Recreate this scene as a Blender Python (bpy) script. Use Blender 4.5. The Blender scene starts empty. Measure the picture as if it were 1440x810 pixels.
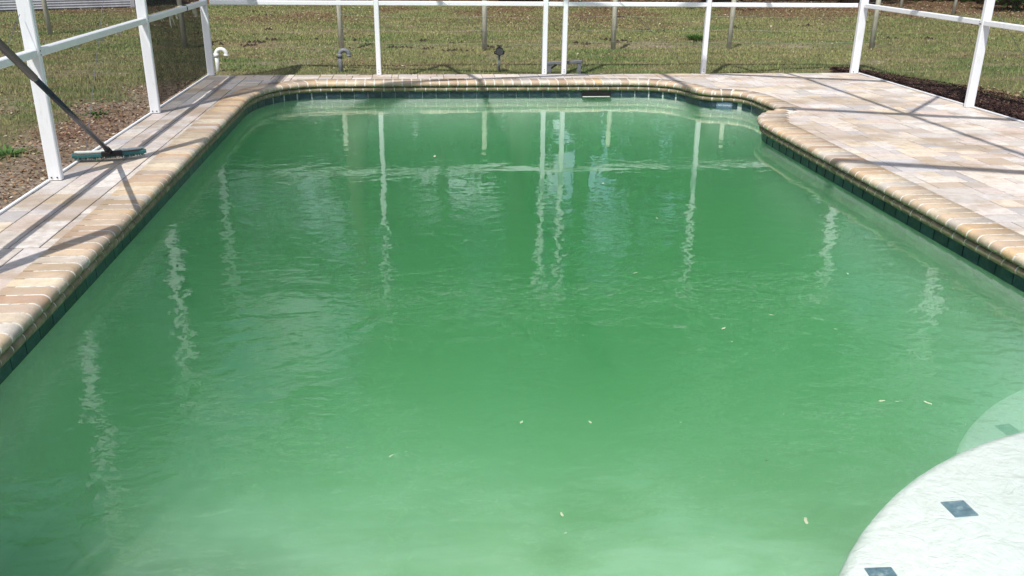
import bpy, math, random
import numpy as np
from mathutils import Vector, Matrix, noise as mnoise
random.seed(7); rng = np.random.default_rng(7)
R = math.radians
S = bpy.context.scene
COL = S.collection

# ------------------------------------------------------------------ camera
F, TH, YAW, ROLL, H = 1243.0, R(21.4), R(6.24), R(0.68), 1.5
fw = Vector((math.sin(YAW)*math.cos(TH), math.cos(YAW)*math.cos(TH), -math.sin(TH)))
rt = Vector((math.cos(YAW), -math.sin(YAW), 0)); up = rt.cross(fw)
r2 = rt*math.cos(ROLL) + up*math.sin(ROLL); u2 = up*math.cos(ROLL) - rt*math.sin(ROLL)
camd = bpy.data.cameras.new('camera'); cam = bpy.data.objects.new('camera', camd); COL.objects.link(cam)
cam.matrix_world = Matrix(((r2.x, u2.x, -fw.x, 0), (r2.y, u2.y, -fw.y, 0), (r2.z, u2.z, -fw.z, H), (0, 0, 0, 1)))
camd.sensor_width = 36; camd.lens = 36*F/1440; camd.clip_start = 0.05; camd.clip_end = 2000
S.camera = cam

# ------------------------------------------------------------------ light
SUN = Vector((-.3124, -.5637, 1)).normalized()
w = bpy.data.worlds.new('World'); S.world = w; w.use_nodes = True
wn = w.node_tree.nodes; wl = w.node_tree.links; wn.clear()
sky = wn.new('ShaderNodeTexSky'); sky.sky_type = 'NISHITA'; sky.sun_disc = False
sky.sun_elevation = math.asin(SUN.z); sky.sun_rotation = math.atan2(SUN.x, SUN.y)
sky.air_density = 1.0; sky.dust_density = 1.5; sky.ozone_density = 1.0
bg = wn.new('ShaderNodeBackground'); bg.inputs['Strength'].default_value = 0.15
# thin broken cloud added out of view so the mirrored sky varies on the water
wtc = wn.new('ShaderNodeTexCoord'); wmp = wn.new('ShaderNodeMapping'); wmp.inputs['Scale'].default_value = (1, 1, 2.2); wl.new(wtc.outputs['Generated'], wmp.inputs[0])
wno = wn.new('ShaderNodeTexNoise'); wno.inputs['Scale'].default_value = 3.2; wno.inputs['Detail'].default_value = 7; wno.inputs['Roughness'].default_value = .62; wno.inputs['Distortion'].default_value = .4; wl.new(wmp.outputs[0], wno.inputs['Vector'])
wra = wn.new('ShaderNodeValToRGB'); wra.color_ramp.elements[0].position = .47; wra.color_ramp.elements[0].color = (0, 0, 0, 1); wra.color_ramp.elements[1].position = .64; wra.color_ramp.elements[1].color = (.85, .85, .85, 1); wl.new(wno.outputs['Fac'], wra.inputs[0])
wmx = wn.new('ShaderNodeMix'); wmx.data_type = 'RGBA'; wmx.inputs[7].default_value = (6.2, 6.4, 6.7, 1); wl.new(wra.outputs[0], wmx.inputs['Factor']); wl.new(sky.outputs[0], wmx.inputs[6])
wo = wn.new('ShaderNodeOutputWorld'); wl.new(wmx.outputs[2], bg.inputs[0]); wl.new(bg.outputs[0], wo.inputs[0])
sd = bpy.data.lights.new('sun', 'SUN'); sd.energy = 4.3; sd.angle = R(0.6); sd.color = (1, .97, .935)
so = bpy.data.objects.new('sun', sd); COL.objects.link(so)
so.rotation_euler = SUN.to_track_quat('Z', 'Y').to_euler(); so.location = (-6, -10, 20)
S.view_settings.view_transform = 'Standard'; S.view_settings.look = 'None'
S.view_settings.exposure = 0.1; S.view_settings.gamma = 1.0; S.view_settings.use_curve_mapping = False
S.render.engine = 'CYCLES'
cy = S.cycles
cy.use_denoising = True; cy.volume_bounces = 10; cy.max_bounces = 12; cy.transparent_max_bounces = 24
cy.diffuse_bounces = 3; cy.glossy_bounces = 4; cy.sample_clamp_indirect = 8; cy.caustics_reflective = False

# ------------------------------------------------------------------ material helpers
class NT:
    def __init__(s, name):
        s.m = bpy.data.materials.new(name); s.m.use_nodes = True
        s.t = s.m.node_tree; s.t.nodes.clear(); s.out = s.n('ShaderNodeOutputMaterial')
        s._pos = None
    def n(s, typ, **kw):
        nd = s.t.nodes.new(typ)
        for k, v in kw.items(): setattr(nd, k, v)
        return nd
    def put(s, sock, v):
        if hasattr(v, 'is_output'): s.t.links.new(v, sock)
        elif v is not None:
            if isinstance(v, tuple) and len(v) == 3 and sock.type == 'RGBA': v = v+(1,)
            sock.default_value = v
    def pos(s, scale=(1, 1, 1), rot=0.0, obj=False, loc=(0, 0, 0)):
        src = s.n('ShaderNodeTexCoord').outputs['Object'] if obj else s.n('ShaderNodeNewGeometry').outputs['Position']
        mp = s.n('ShaderNodeMapping'); s.put(mp.inputs[0], src)
        mp.inputs['Scale'].default_value = scale; mp.inputs['Rotation'].default_value = (0, 0, rot); mp.inputs['Location'].default_value = loc
        return mp.outputs[0]
    def noise(s, vec, scale, detail=3, rough=.55, dist=0.0, w=None):
        nd = s.n('ShaderNodeTexNoise')
        if w is not None:
            nd.noise_dimensions = '4D'; s.put(nd.inputs['W'], w)
        s.put(nd.inputs['Vector'], vec); nd.inputs['Scale'].default_value = scale
        nd.inputs['Detail'].default_value = detail; nd.inputs['Roughness'].default_value = rough
        nd.inputs['Distortion'].default_value = dist
        return nd.outputs['Fac']
    def ramp(s, fac, stops, interp='LINEAR'):
        nd = s.n('ShaderNodeValToRGB'); s.put(nd.inputs[0], fac); cr = nd.color_ramp; cr.interpolation = interp
        while len(cr.elements) < len(stops): cr.elements.new(.5)
        for e, (p, c) in zip(cr.elements, stops):
            e.position = p; e.color = (c, c, c, 1) if not isinstance(c, tuple) else c+(1,)
        return nd.outputs[0]
    def mix(s, fac, a, b, mode='MIX'):
        nd = s.n('ShaderNodeMix', data_type='RGBA', blend_type=mode)
        s.put(nd.inputs['Factor'], fac); s.put(nd.inputs[6], a); s.put(nd.inputs[7], b)
        return nd.outputs[2]
    def math(s, op, a, b=None, clamp=False):
        nd = s.n('ShaderNodeMath', operation=op, use_clamp=clamp); s.put(nd.inputs[0], a)
        if b is not None: s.put(nd.inputs[1], b)
        return nd.outputs[0]
    def bump(s, h, dist=.01, strength=1.0, normal=None):
        nd = s.n('ShaderNodeBump'); s.put(nd.inputs['Height'], h); nd.inputs['Distance'].default_value = dist
        nd.inputs['Strength'].default_value = strength
        if normal is not None: s.put(nd.inputs['Normal'], normal)
        return nd.outputs[0]
    def pr(s, color, rough=.6, normal=None, spec=.5, metal=0.0):
        nd = s.n('ShaderNodeBsdfPrincipled'); s.put(nd.inputs['Base Color'], color); s.put(nd.inputs['Roughness'], rough)
        s.put(nd.inputs['Specular IOR Level'], spec); s.put(nd.inputs['Metallic'], metal)
        if normal is not None: s.put(nd.inputs['Normal'], normal)
        return nd.outputs[0]
    def done(s, surf=None, vol=None):
        if surf is not None: s.put(s.out.inputs['Surface'], surf)
        if vol is not None: s.put(s.out.inputs['Volume'], vol)
        return s.m
    def rnd(s): return s.n('ShaderNodeObjectInfo').outputs['Random']
    def island(s): return s.n('ShaderNodeNewGeometry').outputs['Random Per Island']
    def attr(s, name): return s.n('ShaderNodeAttribute', attribute_name=name).outputs['Fac']
    def z(s):
        sp = s.n('ShaderNodeSeparateXYZ'); s.put(sp.inputs[0], s.n('ShaderNodeNewGeometry').outputs['Position']); return sp.outputs[2]

def stone(name, stops, src, dark=.0, grime=True, bump=.0015):
    t = NT(name); r = t.rnd() if src == 'object' else t.island()
    base = t.ramp(r, stops)
    p = t.pos()
    w_ = t.math('MULTIPLY', r, 37.0)
    n1 = t.noise(p, 7, 4, .6, .4, w=w_)
    base = t.mix(t.ramp(n1, [(.45, 0.0), (.80, .4)]), base, (.62, .55, .46))
    n2 = t.noise(p, 16, 5, .65, w=w_)
    base = t.mix(t.ramp(n2, [(.42, 0.0), (.68, .55)]), base, (.38, .335, .29))
    n3 = t.noise(p, 70, 3, .6)
    base = t.mix(t.ramp(n3, [(.3, .22), (.6, 0.0)]), base, (.30, .26, .22))
    # broad brown water stains lying across several stones
    n4 = t.noise(t.pos((1.0, 1.6, 1)), 1.3, 4, .65)
    base = t.mix(t.ramp(n4, [(.50, 0.0), (.62, .66)]), base, (.35, .26, .17), 'MIX')
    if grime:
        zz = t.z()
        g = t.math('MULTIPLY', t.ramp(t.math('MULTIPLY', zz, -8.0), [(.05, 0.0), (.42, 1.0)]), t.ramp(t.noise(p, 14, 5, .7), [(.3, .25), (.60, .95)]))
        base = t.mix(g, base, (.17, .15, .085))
    h = t.noise(p, 90, 4, .7)
    h2 = t.noise(p, 18, 3, .6)
    nm = t.bump(h2, .004, 1, t.bump(h, bump, 1))
    return t.done(t.pr(base, t.ramp(n2, [(.2, .6), (.8, .85)]), nm, .35))

PAVE0 = [(0, (.52, .51, .52)), (.12, (.80, .73, .64)), (.24, (.46, .45, .46)), (.36, (.84, .80, .76)), (.46, (.52, .41, .30)), (.56, (.72, .68, .67)), (.66, (.80, .68, .51)), (.76, (.47, .42, .37)), (.86, (.70, .58, .52)), (.94, (.58, .57, .59)), (1, (.86, .82, .75))]
PAVE = [(p_, tuple(v*f_ for v, f_ in zip(c_, (.92, .885, .85)))) for p_, c_ in PAVE0]
COPE = [(0, (.58, .37, .20)), (.14, (.70, .59, .43)), (.28, (.47, .30, .18)), (.42, (.60, .55, .48)), (.56, (.70, .47, .24)), (.7, (.38, .30, .24)), (.84, (.76, .63, .44)), (1, (.46, .28, .17))]
LOWC = [(0, (.48, .30, .14)), (.25, (.56, .44, .28)), (.5, (.40, .25, .13)), (.75, (.58, .47, .30)), (1, (.36, .25, .15))]
M = {}
M['paver'] = stone('paver_stone', PAVE, 'object', grime=False)
M['paver_far'] = stone('paver_stone_joined', PAVE, 'island', grime=False)
M['coping'] = stone('coping_stone', COPE, 'object')
M['lower'] = stone('lower_coping_stone', LOWC, 'object')

t = NT('joint_sand'); n = t.noise(t.pos(), 60, 4)
M['sand'] = t.done(t.pr(t.ramp(n, [(.3, (.10, .08, .065)), (.7, (.22, .18, .145))]), .95, None, .1))
t = NT('white_grout'); n = t.noise(t.pos(), 30, 4, .7)
M['grout'] = t.done(t.pr(t.ramp(n, [(.34, (.34, .30, .23)), (.50, (.66, .62, .55)), (.8, (.82, .79, .74))]), .9, None, .2))
t = NT('dark_glazed_tile'); r = t.rnd(); n = t.noise(t.pos(), 22, 5, .7, .8, w=t.math('MULTIPLY', r, 11.0))
c = t.mix(t.ramp(r, [(0, 0.0), (1, 1.0)]), (.008, .026, .030), (.016, .040, .058))
c = t.mix(t.ramp(n, [(.45, 0.0), (.75, .6)]), c, (.10, .15, .16))
M['tile'] = t.done(t.pr(c, .28, t.bump(n, .0015), .5))
t = NT('tile_grout'); M['tilegrout'] = t.done(t.pr((.50, .54, .50), .9, None, .2))
t = NT('white_plaster'); p = t.pos(); n = t.noise(p, 2.2, 5, .6)
c = t.ramp(n, [(.3, (.70, .74, .72)), (.55, (.80, .83, .81)), (.75, (.85, .87, .85))])
c = t.mix(t.ramp(t.noise(p, 26, 5, .7, .5), [(.40, .3), (.56, 0.0)]), c, (.58, .64, .60))
tw = t.noise(t.pos((1, 1.3, 1), R(30)), 9, 3, .55, 2.2)
M['plaster'] = t.done(t.pr(c, .9, t.bump(tw, .008, .8, t.bump(t.noise(p, 60, 4), .003)), .1))
t = NT('silted_floor'); p = t.pos(); n = t.noise(p, 1.1, 5, .65, .6); n2 = t.noise(t.pos((1, 2.2, 1), R(-25)), 2.6, 4, .6, .5)
c = t.ramp(n, [(.38, (.42, .48, .36)), (.52, (.74, .77, .68)), (.7, (.85, .87, .82))])
c = t.mix(t.ramp(n2, [(.42, .45), (.6, 0.0)]), c, (.28, .34, .20))
M['floor'] = t.done(t.pr(c, .95, None, .1))
t = NT('white_painted_aluminium'); p = t.pos()
n = t.noise(p, 5, 5, .7); n2 = t.noise(t.pos((1, 1, .25)), 34, 4, .7)
c = t.mix(t.ramp(n2, [(.55, 0.0), (.78, .5)]), (.80, .81, .82), (.55, .55, .50))
c = t.mix(t.ramp(n, [(.6, 0.0), (.8, .25)]), c, (.60, .56, .48))
M['white'] = t.done(t.pr(c, .42, t.bump(n, .0012), .4))
def plain(name, col, rough=.5, metal=0.0, var=.25, scale=30, spec=.4):
    t = NT(name); n = t.noise(t.pos(), scale, 4, .6)
    lo = tuple(x*(1-var) for x in col); hi = tuple(min(1, x*(1+var)) for x in col)
    return t.done(t.pr(t.ramp(n, [(.3, lo), (.7, hi)]), rough, t.bump(n, .0008), spec, metal))
M['pvc'] = plain('white_pvc', (.74, .74, .70), .4, var=.08)
M['greypipe'] = plain('grey_pvc', (.17, .18, .19), .5)
M['black'] = plain('black_plastic', (.012, .012, .014), .45)
M['pole'] = plain('dark_blue_pole', (.034, .038, .070), .35, .2, var=.3, scale=12)
M['polegrip'] = plain('dark_pole_sleeve', (.028, .031, .055), .35)
M['bristle'] = plain('teal_bristles', (.030, .13, .13), .7, var=.35, scale=160)
M['bristlew'] = plain('white_bristles', (.66, .72, .66), .8, var=.2, scale=160)
M['brushback'] = plain('brown_brush_back', (.10, .05, .04), .6)
M['wire'] = plain('pale_fence_wire', (.45, .46, .42), .5, .3)
M['cable'] = plain('steel_cable', (.22, .22, .22), .4, .8)
M['screw'] = plain('rusty_screw', (.09, .055, .035), .6, .3)
t = NT('weathered_wood'); p = t.pos((9, 9, .8)); n = t.noise(p, 6, 5, .7)
M['wood'] = t.done(t.pr(t.ramp(n, [(.3, (.30, .28, .21)), (.5, (.50, .48, .38)), (.75, (.64, .62, .52))]), .9, t.bump(n, .004), .2))
t = NT('bark'); n = t.noise(t.pos((4, 4, .7)), 5, 5, .7)
M['bark'] = t.done(t.pr(t.ramp(n, [(.3, (.05, .04, .03)), (.7, (.20, .165, .13))]), .95, t.bump(n, .03), .1))
def leafmat(name, a, b):
    t = NT(name); r = t.island(); c = t.mix(r, a, b)
    d = t.pr(c, .6, None, .3); tr = t.n('ShaderNodeBsdfTranslucent'); t.put(tr.inputs[0], t.mix(.5, c, (.12, .2, .03)))
    mx = t.n('ShaderNodeMixShader'); mx.inputs[0].default_value = .3; t.put(mx.inputs[1], d); t.put(mx.inputs[2], tr.outputs[0])
    return t.done(mx.outputs[0])
M['leaf'] = leafmat('tree_leaves', (.018, .042, .012), (.06, .11, .03))
M['shrubleaf'] = leafmat('shrub_leaves', (.03, .09, .02), (.13, .26, .06))
def screen(name, a):
    t = NT(name)
    d = t.n('ShaderNodeBsdfDiffuse'); n = t.noise(t.pos(), 5, 5, .6)
    t.put(d.inputs[0], t.ramp(n, [(.3, (.030, .030, .032)), (.75, (.07, .068, .064))]))
    tr = t.n('ShaderNodeBsdfTransparent'); mx = t.n('ShaderNodeMixShader')
    t.put(mx.inputs[0], t.ramp(t.noise(t.pos(loc=(3, 1, 0)), 1.6, 4), [(.3, max(0, a-.04)), (.7, a+.04)])); t.put(mx.inputs[1], tr.outputs[0]); t.put(mx.inputs[2], d.outputs[0])
    return t.done(mx.outputs[0])
M['screen_dark'] = screen('dense_insect_screen', .76)
M['screen_mid'] = screen('insect_screen', .22)
M['screen_light'] = screen('clean_insect_screen', .10)
M['screen_faint'] = screen('fine_insect_screen', .04)
M['scrap'] = plain('torn_screen_scrap', (.42, .40, .33), .9)
t = NT('corrugated_siding'); p = t.pos((1, 1, .3)); n = t.noise(p, 3, 5, .7)
M['siding'] = t.done(t.pr(t.ramp(n, [(.35, (.42, .42, .43)), (.6, (.62, .62, .63))]), .5, None, .4))
M['roof'] = plain('grey_metal_roof', (.30, .30, .31), .5)
M['leaf_float'] = plain('pale_dead_leaf', (.42, .46, .30), .8, var=.2)
M['leaf_dark'] = plain('brown_dead_leaf', (.09, .055, .03), .8, var=.3)

# ground colour shared by soil and grass
def grasscol(t):
    p = t.pos()
    a = t.noise(p, .55, 5, .6, .3); b = t.noise(t.pos((.55, 2.0, 1), loc=(9, 4, 0)), 1.5, 6, .7); c = t.noise(p, 9, 4, .7)
    g = t.mix(t.ramp(a, [(.35, 0.0), (.62, 1.0)]), (.095, .150, .052), (.195, .190, .088))
    g = t.mix(t.ramp(b, [(.46, 0.0), (.62, .9)]), g, (.27, .205, .130))
    g = t.mix(t.ramp(c, [(.3, .45), (.6, 0.0)]), g, (.055, .06, .022))
    return g
t = NT('lawn_soil'); g = grasscol(t)
p = t.pos(); n = t.noise(p, 26, 6, .75); n2 = t.noise(p, 3, 4, .6)
soil = t.mix(t.ramp(n2, [(.4, 0.0), (.65, 1.0)]), (.27, .205, .145), (.40, .325, .255))
soil = t.mix(t.ramp(n, [(.38, .75), (.52, 0.0)]), soil, (.06, .042, .028))
soil = t.mix(t.ramp(t.noise(p, 55, 4, .7), [(.60, 0.0), (.68, .8)]), soil, (.50, .44, .34))
gg = t.mix(t.ramp(n, [(.35, .65), (.55, 0.0)]), g, (.045, .038, .02))
gg = t.mix(t.ramp(t.noise(p, 48, 4, .7), [(.60, 0.0), (.67, .7)]), gg, (.36, .30, .18))
litter = t.mix(t.ramp(t.noise(p, 12, 5, .8), [(.35, 0.0), (.65, 1.0)]), (.055, .032, .022), (.24, .15, .09))
red = t.mix(t.ramp(n, [(.35, 0.0), (.65, 1.0)]), (.14, .07, .05), (.36, .22, .165))
col = t.mix(t.attr('bare'), gg, soil)
col = t.mix(t.attr('litter'), col, litter)
col = t.mix(t.attr('redsoil'), col, red)
M['ground'] = t.done(t.pr(col, .95, t.bump(n, .03, .8), .1))
t = NT('grass_blade'); g = grasscol(t)
g = t.mix(t.ramp(t.island(), [(0, 0.0), (.55, .1), (.85, .55), (1, .9)]), t.mix(1.0, g, (1.3, 1.5, 1.1), 'MULTIPLY'), (.36, .31, .15))
M['blade'] = t.done(t.pr(g, .7, None, .2))
t = NT('leaf_litter'); M['litter'] = t.done(t.pr(t.ramp(t.island(), [(0, (.045, .028, .018)), (.3, (.17, .09, .05)), (.6, (.30, .19, .11)), (.88, (.36, .27, .17)), (1, (.55, .50, .40))]), .9, None, .2))
t = NT('dark_mulch'); p = t.pos(); n = t.noise(p, 28, 6, .8)
M['mulch'] = t.done(t.pr(t.ramp(n, [(.35, (.022, .012, .010)), (.6, (.075, .042, .034)), (.8, (.14, .085, .06))]), .95, t.bump(n, .05), .1))
t = NT('mulch_chip'); M['chip'] = t.done(t.pr(t.ramp(t.island(), [(0, (.02, .011, .010)), (.8, (.085, .045, .036)), (1, (.2, .13, .09))]), .9, None, .2))

# water: clear surface over a murky green volume
t = NT('murky_green_water')
ps = t.pos()
swell = t.noise(t.pos((1.0, 1.3, 1), R(12)), 1.7, 1, .45, .2)
mid = t.noise(t.pos((1.0, 1.5, 1), R(-28), loc=(5, 2, 0)), 5.0, 2, .45, .5)
fine = t.noise(t.pos((1.0, 1.7, 1), R(-20)), 17, 2, .5, .6)
sx = t.n('ShaderNodeSeparateXYZ'); t.put(sx.inputs[0], ps)
lm = t.ramp(t.math('ADD', t.math('MULTIPLY', sx.outputs[0], .22), .55), [(.22, 1.0), (.62, 0.0)])      # breeze ruffles the left part of the pool
pm = t.ramp(t.noise(t.pos((1, 1.6, 1), loc=(2, 7, 0)), .55, 2, .5), [(.46, 0.0), (.60, .6)])
nm_ = t.ramp(t.math('MULTIPLY', sx.outputs[1], .1), [(.34, .95), (.66, 0.0)])
rmask = t.math('ADD', t.math('MAXIMUM', t.math('MAXIMUM', lm, pm), nm_), .04)
dv = t.n('ShaderNodeVectorMath', operation='DISTANCE'); t.put(dv.inputs[0], ps); dv.inputs[1].default_value = (2.88, .78, -.19)
stp = t.ramp(t.math('MULTIPLY', dv.outputs['Value'], .3), [(.55, 1.0), (.72, 0.0)])
rmask = t.math('ADD', rmask, t.math('MULTIPLY', stp, 1.3))
hgt = t.math('ADD', t.math('MULTIPLY', swell, .0045), t.math('MULTIPLY', mid, t.math('ADD', t.math('MULTIPLY', rmask, .0052), .00085)))
hgt = t.math('ADD', hgt, t.math('MULTIPLY', fine, t.math('MULTIPLY', rmask, .0011)))
hgt = t.math('MULTIPLY', hgt, t.ramp(t.math('MULTIPLY', sx.outputs[1], .1), [(.50, 1.0), (.72, .42)]))
nb = t.n('ShaderNodeBump'); nb.inputs['Distance'].default_value = 1.0; nb.inputs['Strength'].default_value = 1.0; t.put(nb.inputs['Height'], hgt)
fr = t.n('ShaderNodeFresnel'); fr.inputs[0].default_value = 1.46; t.put(fr.inputs['Normal'], nb.outputs[0])
gl = t.n('ShaderNodeBsdfGlossy'); gl.inputs['Roughness'].default_value = .0; t.put(gl.inputs['Normal'], nb.outputs[0]); gl.inputs[0].default_value = (1, 1, 1, 1)
tr = t.n('ShaderNodeBsdfTransparent')
mx = t.n('ShaderNodeMixShader'); t.put(mx.inputs[0], fr.outputs[0]); t.put(mx.inputs[1], tr.outputs[0]); t.put(mx.inputs[2], gl.outputs[0])
VS = (.94, 1.32, 1.01); VA = (.50, .14, .37)
vs = t.n('ShaderNodeVolumeScatter'); D = max(VS); vs.inputs['Density'].default_value = D; vs.inputs['Color'].default_value = tuple(x/D for x in VS)+(1,); vs.inputs['Anisotropy'].default_value = .78
va = t.n('ShaderNodeVolumeAbsorption'); D = max(VA)*1.02; va.inputs['Density'].default_value = D; va.inputs['Color'].default_value = tuple(1-x/D for x in VA)+(1,)
ad = t.n('ShaderNodeAddShader'); t.put(ad.inputs[0], vs.outputs[0]); t.put(ad.inputs[1], va.outputs[0])
M['water'] = t.done(mx.outputs[0], ad.outputs[0])

# ------------------------------------------------------------------ object helpers
def mesh(name, V, Fc, m=None, smooth=False):
    me = bpy.data.meshes.new(name); me.from_pydata([tuple(v) for v in V], [], Fc)
    if m: me.materials.append(m)
    if smooth: me.polygons.foreach_set('use_smooth', [True]*len(me.polygons))
    me.update(); return me
def link(name, me, parent=None, loc=(0, 0, 0), rz=0, **kw):
    o = bpy.data.objects.new(name, me); COL.objects.link(o); o.location = loc; o.rotation_euler = (0, 0, rz)
    if parent: o.parent = parent
    for k, v in kw.items(): o[k] = v
    return o
def thing(name, label, cat, loc=(0, 0, 0), group=None, kind=None, rz=0):
    o = bpy.data.objects.new(name, None); COL.objects.link(o); o.location = loc; o.rotation_euler = (0, 0, rz); o.empty_display_size = .2
    if label: o['label'] = label
    if cat: o['category'] = cat
    if group: o['group'] = group
    if kind: o['kind'] = kind
    return o
class MB:
    def __init__(s): s.V = []; s.F = []
    def box(s, x0, x1, y0, y1, z0, z1, bev=0.0):
        if bev <= 0:
            b = len(s.V); s.V += [(x, y, z) for z in (z0, z1) for y in (y0, y1) for x in (x0, x1)]
            s.F += [tuple(b+i for i in f) for f in ((0, 2, 3, 1), (4, 5, 7, 6), (0, 1, 5, 4), (2, 6, 7, 3), (0, 4, 6, 2), (1, 3, 7, 5))]
        else:   # chamfered top edge
            b = len(s.V); k = bev
            for (a0, a1, b0, b1, z) in ((x0, x1, y0, y1, z0), (x0, x1, y0, y1, z1-k*.7), (x0+k, x1-k, y0+k, y1-k, z1)):
                s.V += [(a0, b0, z), (a1, b0, z), (a1, b1, z), (a0, b1, z)]
            s.F += [(b+3, b+2, b+1, b)]
            for L in (0, 4):
                for i in range(4): j = (i+1) % 4; s.F.append((b+L+i, b+L+j, b+L+4+j, b+L+4+i))
            s.F.append((b+8, b+9, b+10, b+11))
        return s
    def bar(s, p, q, wx, wz, upv=(0, 0, 1), bev=.0):
        p, q = Vector(p), Vector(q); d = (q-p).normalized(); sd_ = d.cross(Vector(upv)).normalized(); u_ = sd_.cross(d)
        b = len(s.V); k = min(wx, wz)*.12
        prof = [(-wx/2+k, -wz/2), (wx/2-k, -wz/2), (wx/2, -wz/2+k), (wx/2, wz/2-k), (wx/2-k, wz/2), (-wx/2+k, wz/2), (-wx/2, wz/2-k), (-wx/2, -wz/2+k)]
        for c_ in (p, q):
            for a, e in prof: s.V.append(tuple(c_+sd_*a+u_*e))
        for i in range(8): j = (i+1) % 8; s.F.append((b+i, b+j, b+8+j, b+8+i))
        s.F.append(tuple(b+7-i for i in range(8))); s.F.append(tuple(b+8+i for i in range(8)))
        return s
    def tube(s, pts, rad, n=10, cap=True):
        pts = [Vector(p) for p in pts]; rr = rad if isinstance(rad, (list, tuple)) else [rad]*len(pts)
        b = len(s.V); prev = None
        for i, p in enumerate(pts):
            d = (pts[min(i+1, len(pts)-1)]-pts[max(i-1, 0)]).normalized()
            a = prev if prev is not None else (Vector((1, 0, 0)) if abs(d.x) < .8 else Vector((0, 1, 0)))
            a = (a-d*a.dot(d)).normalized(); prev = a; c_ = d.cross(a)
            for k in range(n):
                th = 2*math.pi*k/n; s.V.append(tuple(p+(a*math.cos(th)+c_*math.sin(th))*rr[i]))
        for i in range(len(pts)-1):
            for k in range(n):
                k2 = (k+1) % n; s.F.append((b+i*n+k, b+i*n+k2, b+(i+1)*n+k2, b+(i+1)*n+k))
        if cap:
            s.F.append(tuple(b+n-1-k for k in range(n))); e = b+(len(pts)-1)*n; s.F.append(tuple(e+k for k in range(n)))
        return s
    def me(s, name, m, smooth=False): return mesh(name, s.V, s.F, m, smooth)
    def link(s, name, m, parent=None, smooth=False, **kw): return link(name, s.me(name, m, smooth), parent, **kw)

# ------------------------------------------------------------------ pool outline (nose of the coping)
WZ = -.18
def bez(a, c, b, n):
    return [((1-u)**2*a[0]+2*u*(1-u)*c[0]+u*u*b[0], (1-u)**2*a[1]+2*u*(1-u)*c[1]+u*u*b[1]) for u in [i/n for i in range(n+1)]]
main = [(-1.65, .3), (-1.665, 4.0)] + bez((-1.70, 9.1), (-1.72, 10.28), (-.95, 10.285), 18) + bez((2.40, 10.28), (2.93, 10.27), (3.03, 9.90), 12) + \
    bez((3.05, 9.82), (3.10, 9.52), (3.30, 9.48), 8)[1:] + bez((3.36, 9.47), (3.54, 9.44), (3.56, 9.12), 8)[1:] + [(3.59, 8.42)]
tip = [(3.105, .3), (3.105, 7.55)] + bez((3.105, 7.65), (3.13, 8.17), (3.56, 8.42), 8)[1:]
class Path:
    def __init__(s, pts):
        s.p = np.array(pts, float); d = np.diff(s.p, axis=0); s.l = np.hypot(d[:, 0], d[:, 1]); s.c = np.concatenate([[0], np.cumsum(s.l)]); s.L = s.c[-1]
        # vertex normals, to the left of travel
        nrm = np.stack([-d[:, 1], d[:, 0]], 1)/s.l[:, None]
        vn = np.zeros_like(s.p); vn[0] = nrm[0]; vn[-1] = nrm[-1]; vn[1:-1] = nrm[:-1]+nrm[1:]; s.n = vn/np.hypot(vn[:, 0], vn[:, 1])[:, None]
    def at(s, t):
        t = min(max(t, 0), s.L); i = min(int(np.searchsorted(s.c, t, side='right')-1), len(s.l)-1); u = (t-s.c[i])/s.l[i]
        p = s.p[i]*(1-u)+s.p[i+1]*u; n = s.n[i]*(1-u)+s.n[i+1]*u; return p, n/np.hypot(*n)
    def off(s, d): return s.p+s.n*d
PM = Path(main); PT = Path(tip)          # deck lies left of PM, right of PT
wallM = PM.off(.05); wallT = PT.off(-.05)
outline = [tuple(p) for p in wallM] + [tuple(p) for p in wallT[::-1]]
outline[len(wallM)-1] = (3.64, 8.40)
outline[len(wallM)] = (3.60, 8.37)
def inside(poly, x, y):
    c_ = False; n = len(poly); j = n-1
    for i in range(n):
        xi, yi = poly[i]; xj, yj = poly[j]
        if (yi > y) != (yj > y) and x < (xj-xi)*(y-yi)/(yj-yi)+xi: c_ = not c_
        j = i
    return c_
NOSEPOLY = [tuple(p) for p in PM.p]+[tuple(p) for p in PT.p[::-1]]
def dseg(poly, x, y):
    best = 9
    for i in range(len(poly)-1):
        ax, ay = poly[i]; bx, by = poly[i+1]; dx, dy = bx-ax, by-ay; L = dx*dx+dy*dy
        u = max(0, min(1, ((x-ax)*dx+(y-ay)*dy)/L)); best = min(best, math.hypot(ax+u*dx-x, ay+u*dy-y))
    return best

# pool shell, floor, steps
pool = thing('swimming_pool', None, None, kind='structure')
V = []; Fc = []
for (x, y) in outline: V += [(x, y, -.10), (x, y, -2.7)]
n = len(outline)
for i in range(n):
    j = (i+1) % n
    if i == n-1: pass
    Fc.append((2*i, 2*j, 2*j+1, 2*i+1))
link('pool_wall', mesh('pool_wall', V, Fc, M['plaster']), pool)
b = MB(); b.V = [(-2.6, -.5, -.62), (4.2, -.5, -.62), (-2.6, 2.9, -.80), (4.2, 2.9, -.80), (-2.6, 7.2, -2.0), (4.2, 7.2, -2.0), (-2.6, 11.0, -2.5), (4.2, 11.0, -2.5)]
b.F = [(0, 1, 3, 2), (2, 3, 5, 4), (4, 5, 7, 6)]
b.link('pool_floor', M['floor'], pool)
def disc(name, c, r, z0, z1, m, parent, n=96, rim=.03):
    V = []; Fc = []
    rings = [(r, z0), (r, z1-rim), (r-rim*.3, z1-rim*.3), (r-rim, z1)]
    for rr, zz in rings:
        for k in range(n): a = 2*math.pi*k/n; V.append((c[0]+rr*math.cos(a), c[1]+rr*math.sin(a), zz))
    for q in range(3):
        for k in range(n): k2 = (k+1) % n; Fc.append((q*n+k, q*n+k2, (q+1)*n+k2, (q+1)*n+k))
    Fc.append(tuple(3*n+k for k in range(n)))
    return link(name, mesh(name, V, Fc, m, True), parent)
SC = (2.845, .78)
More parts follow.
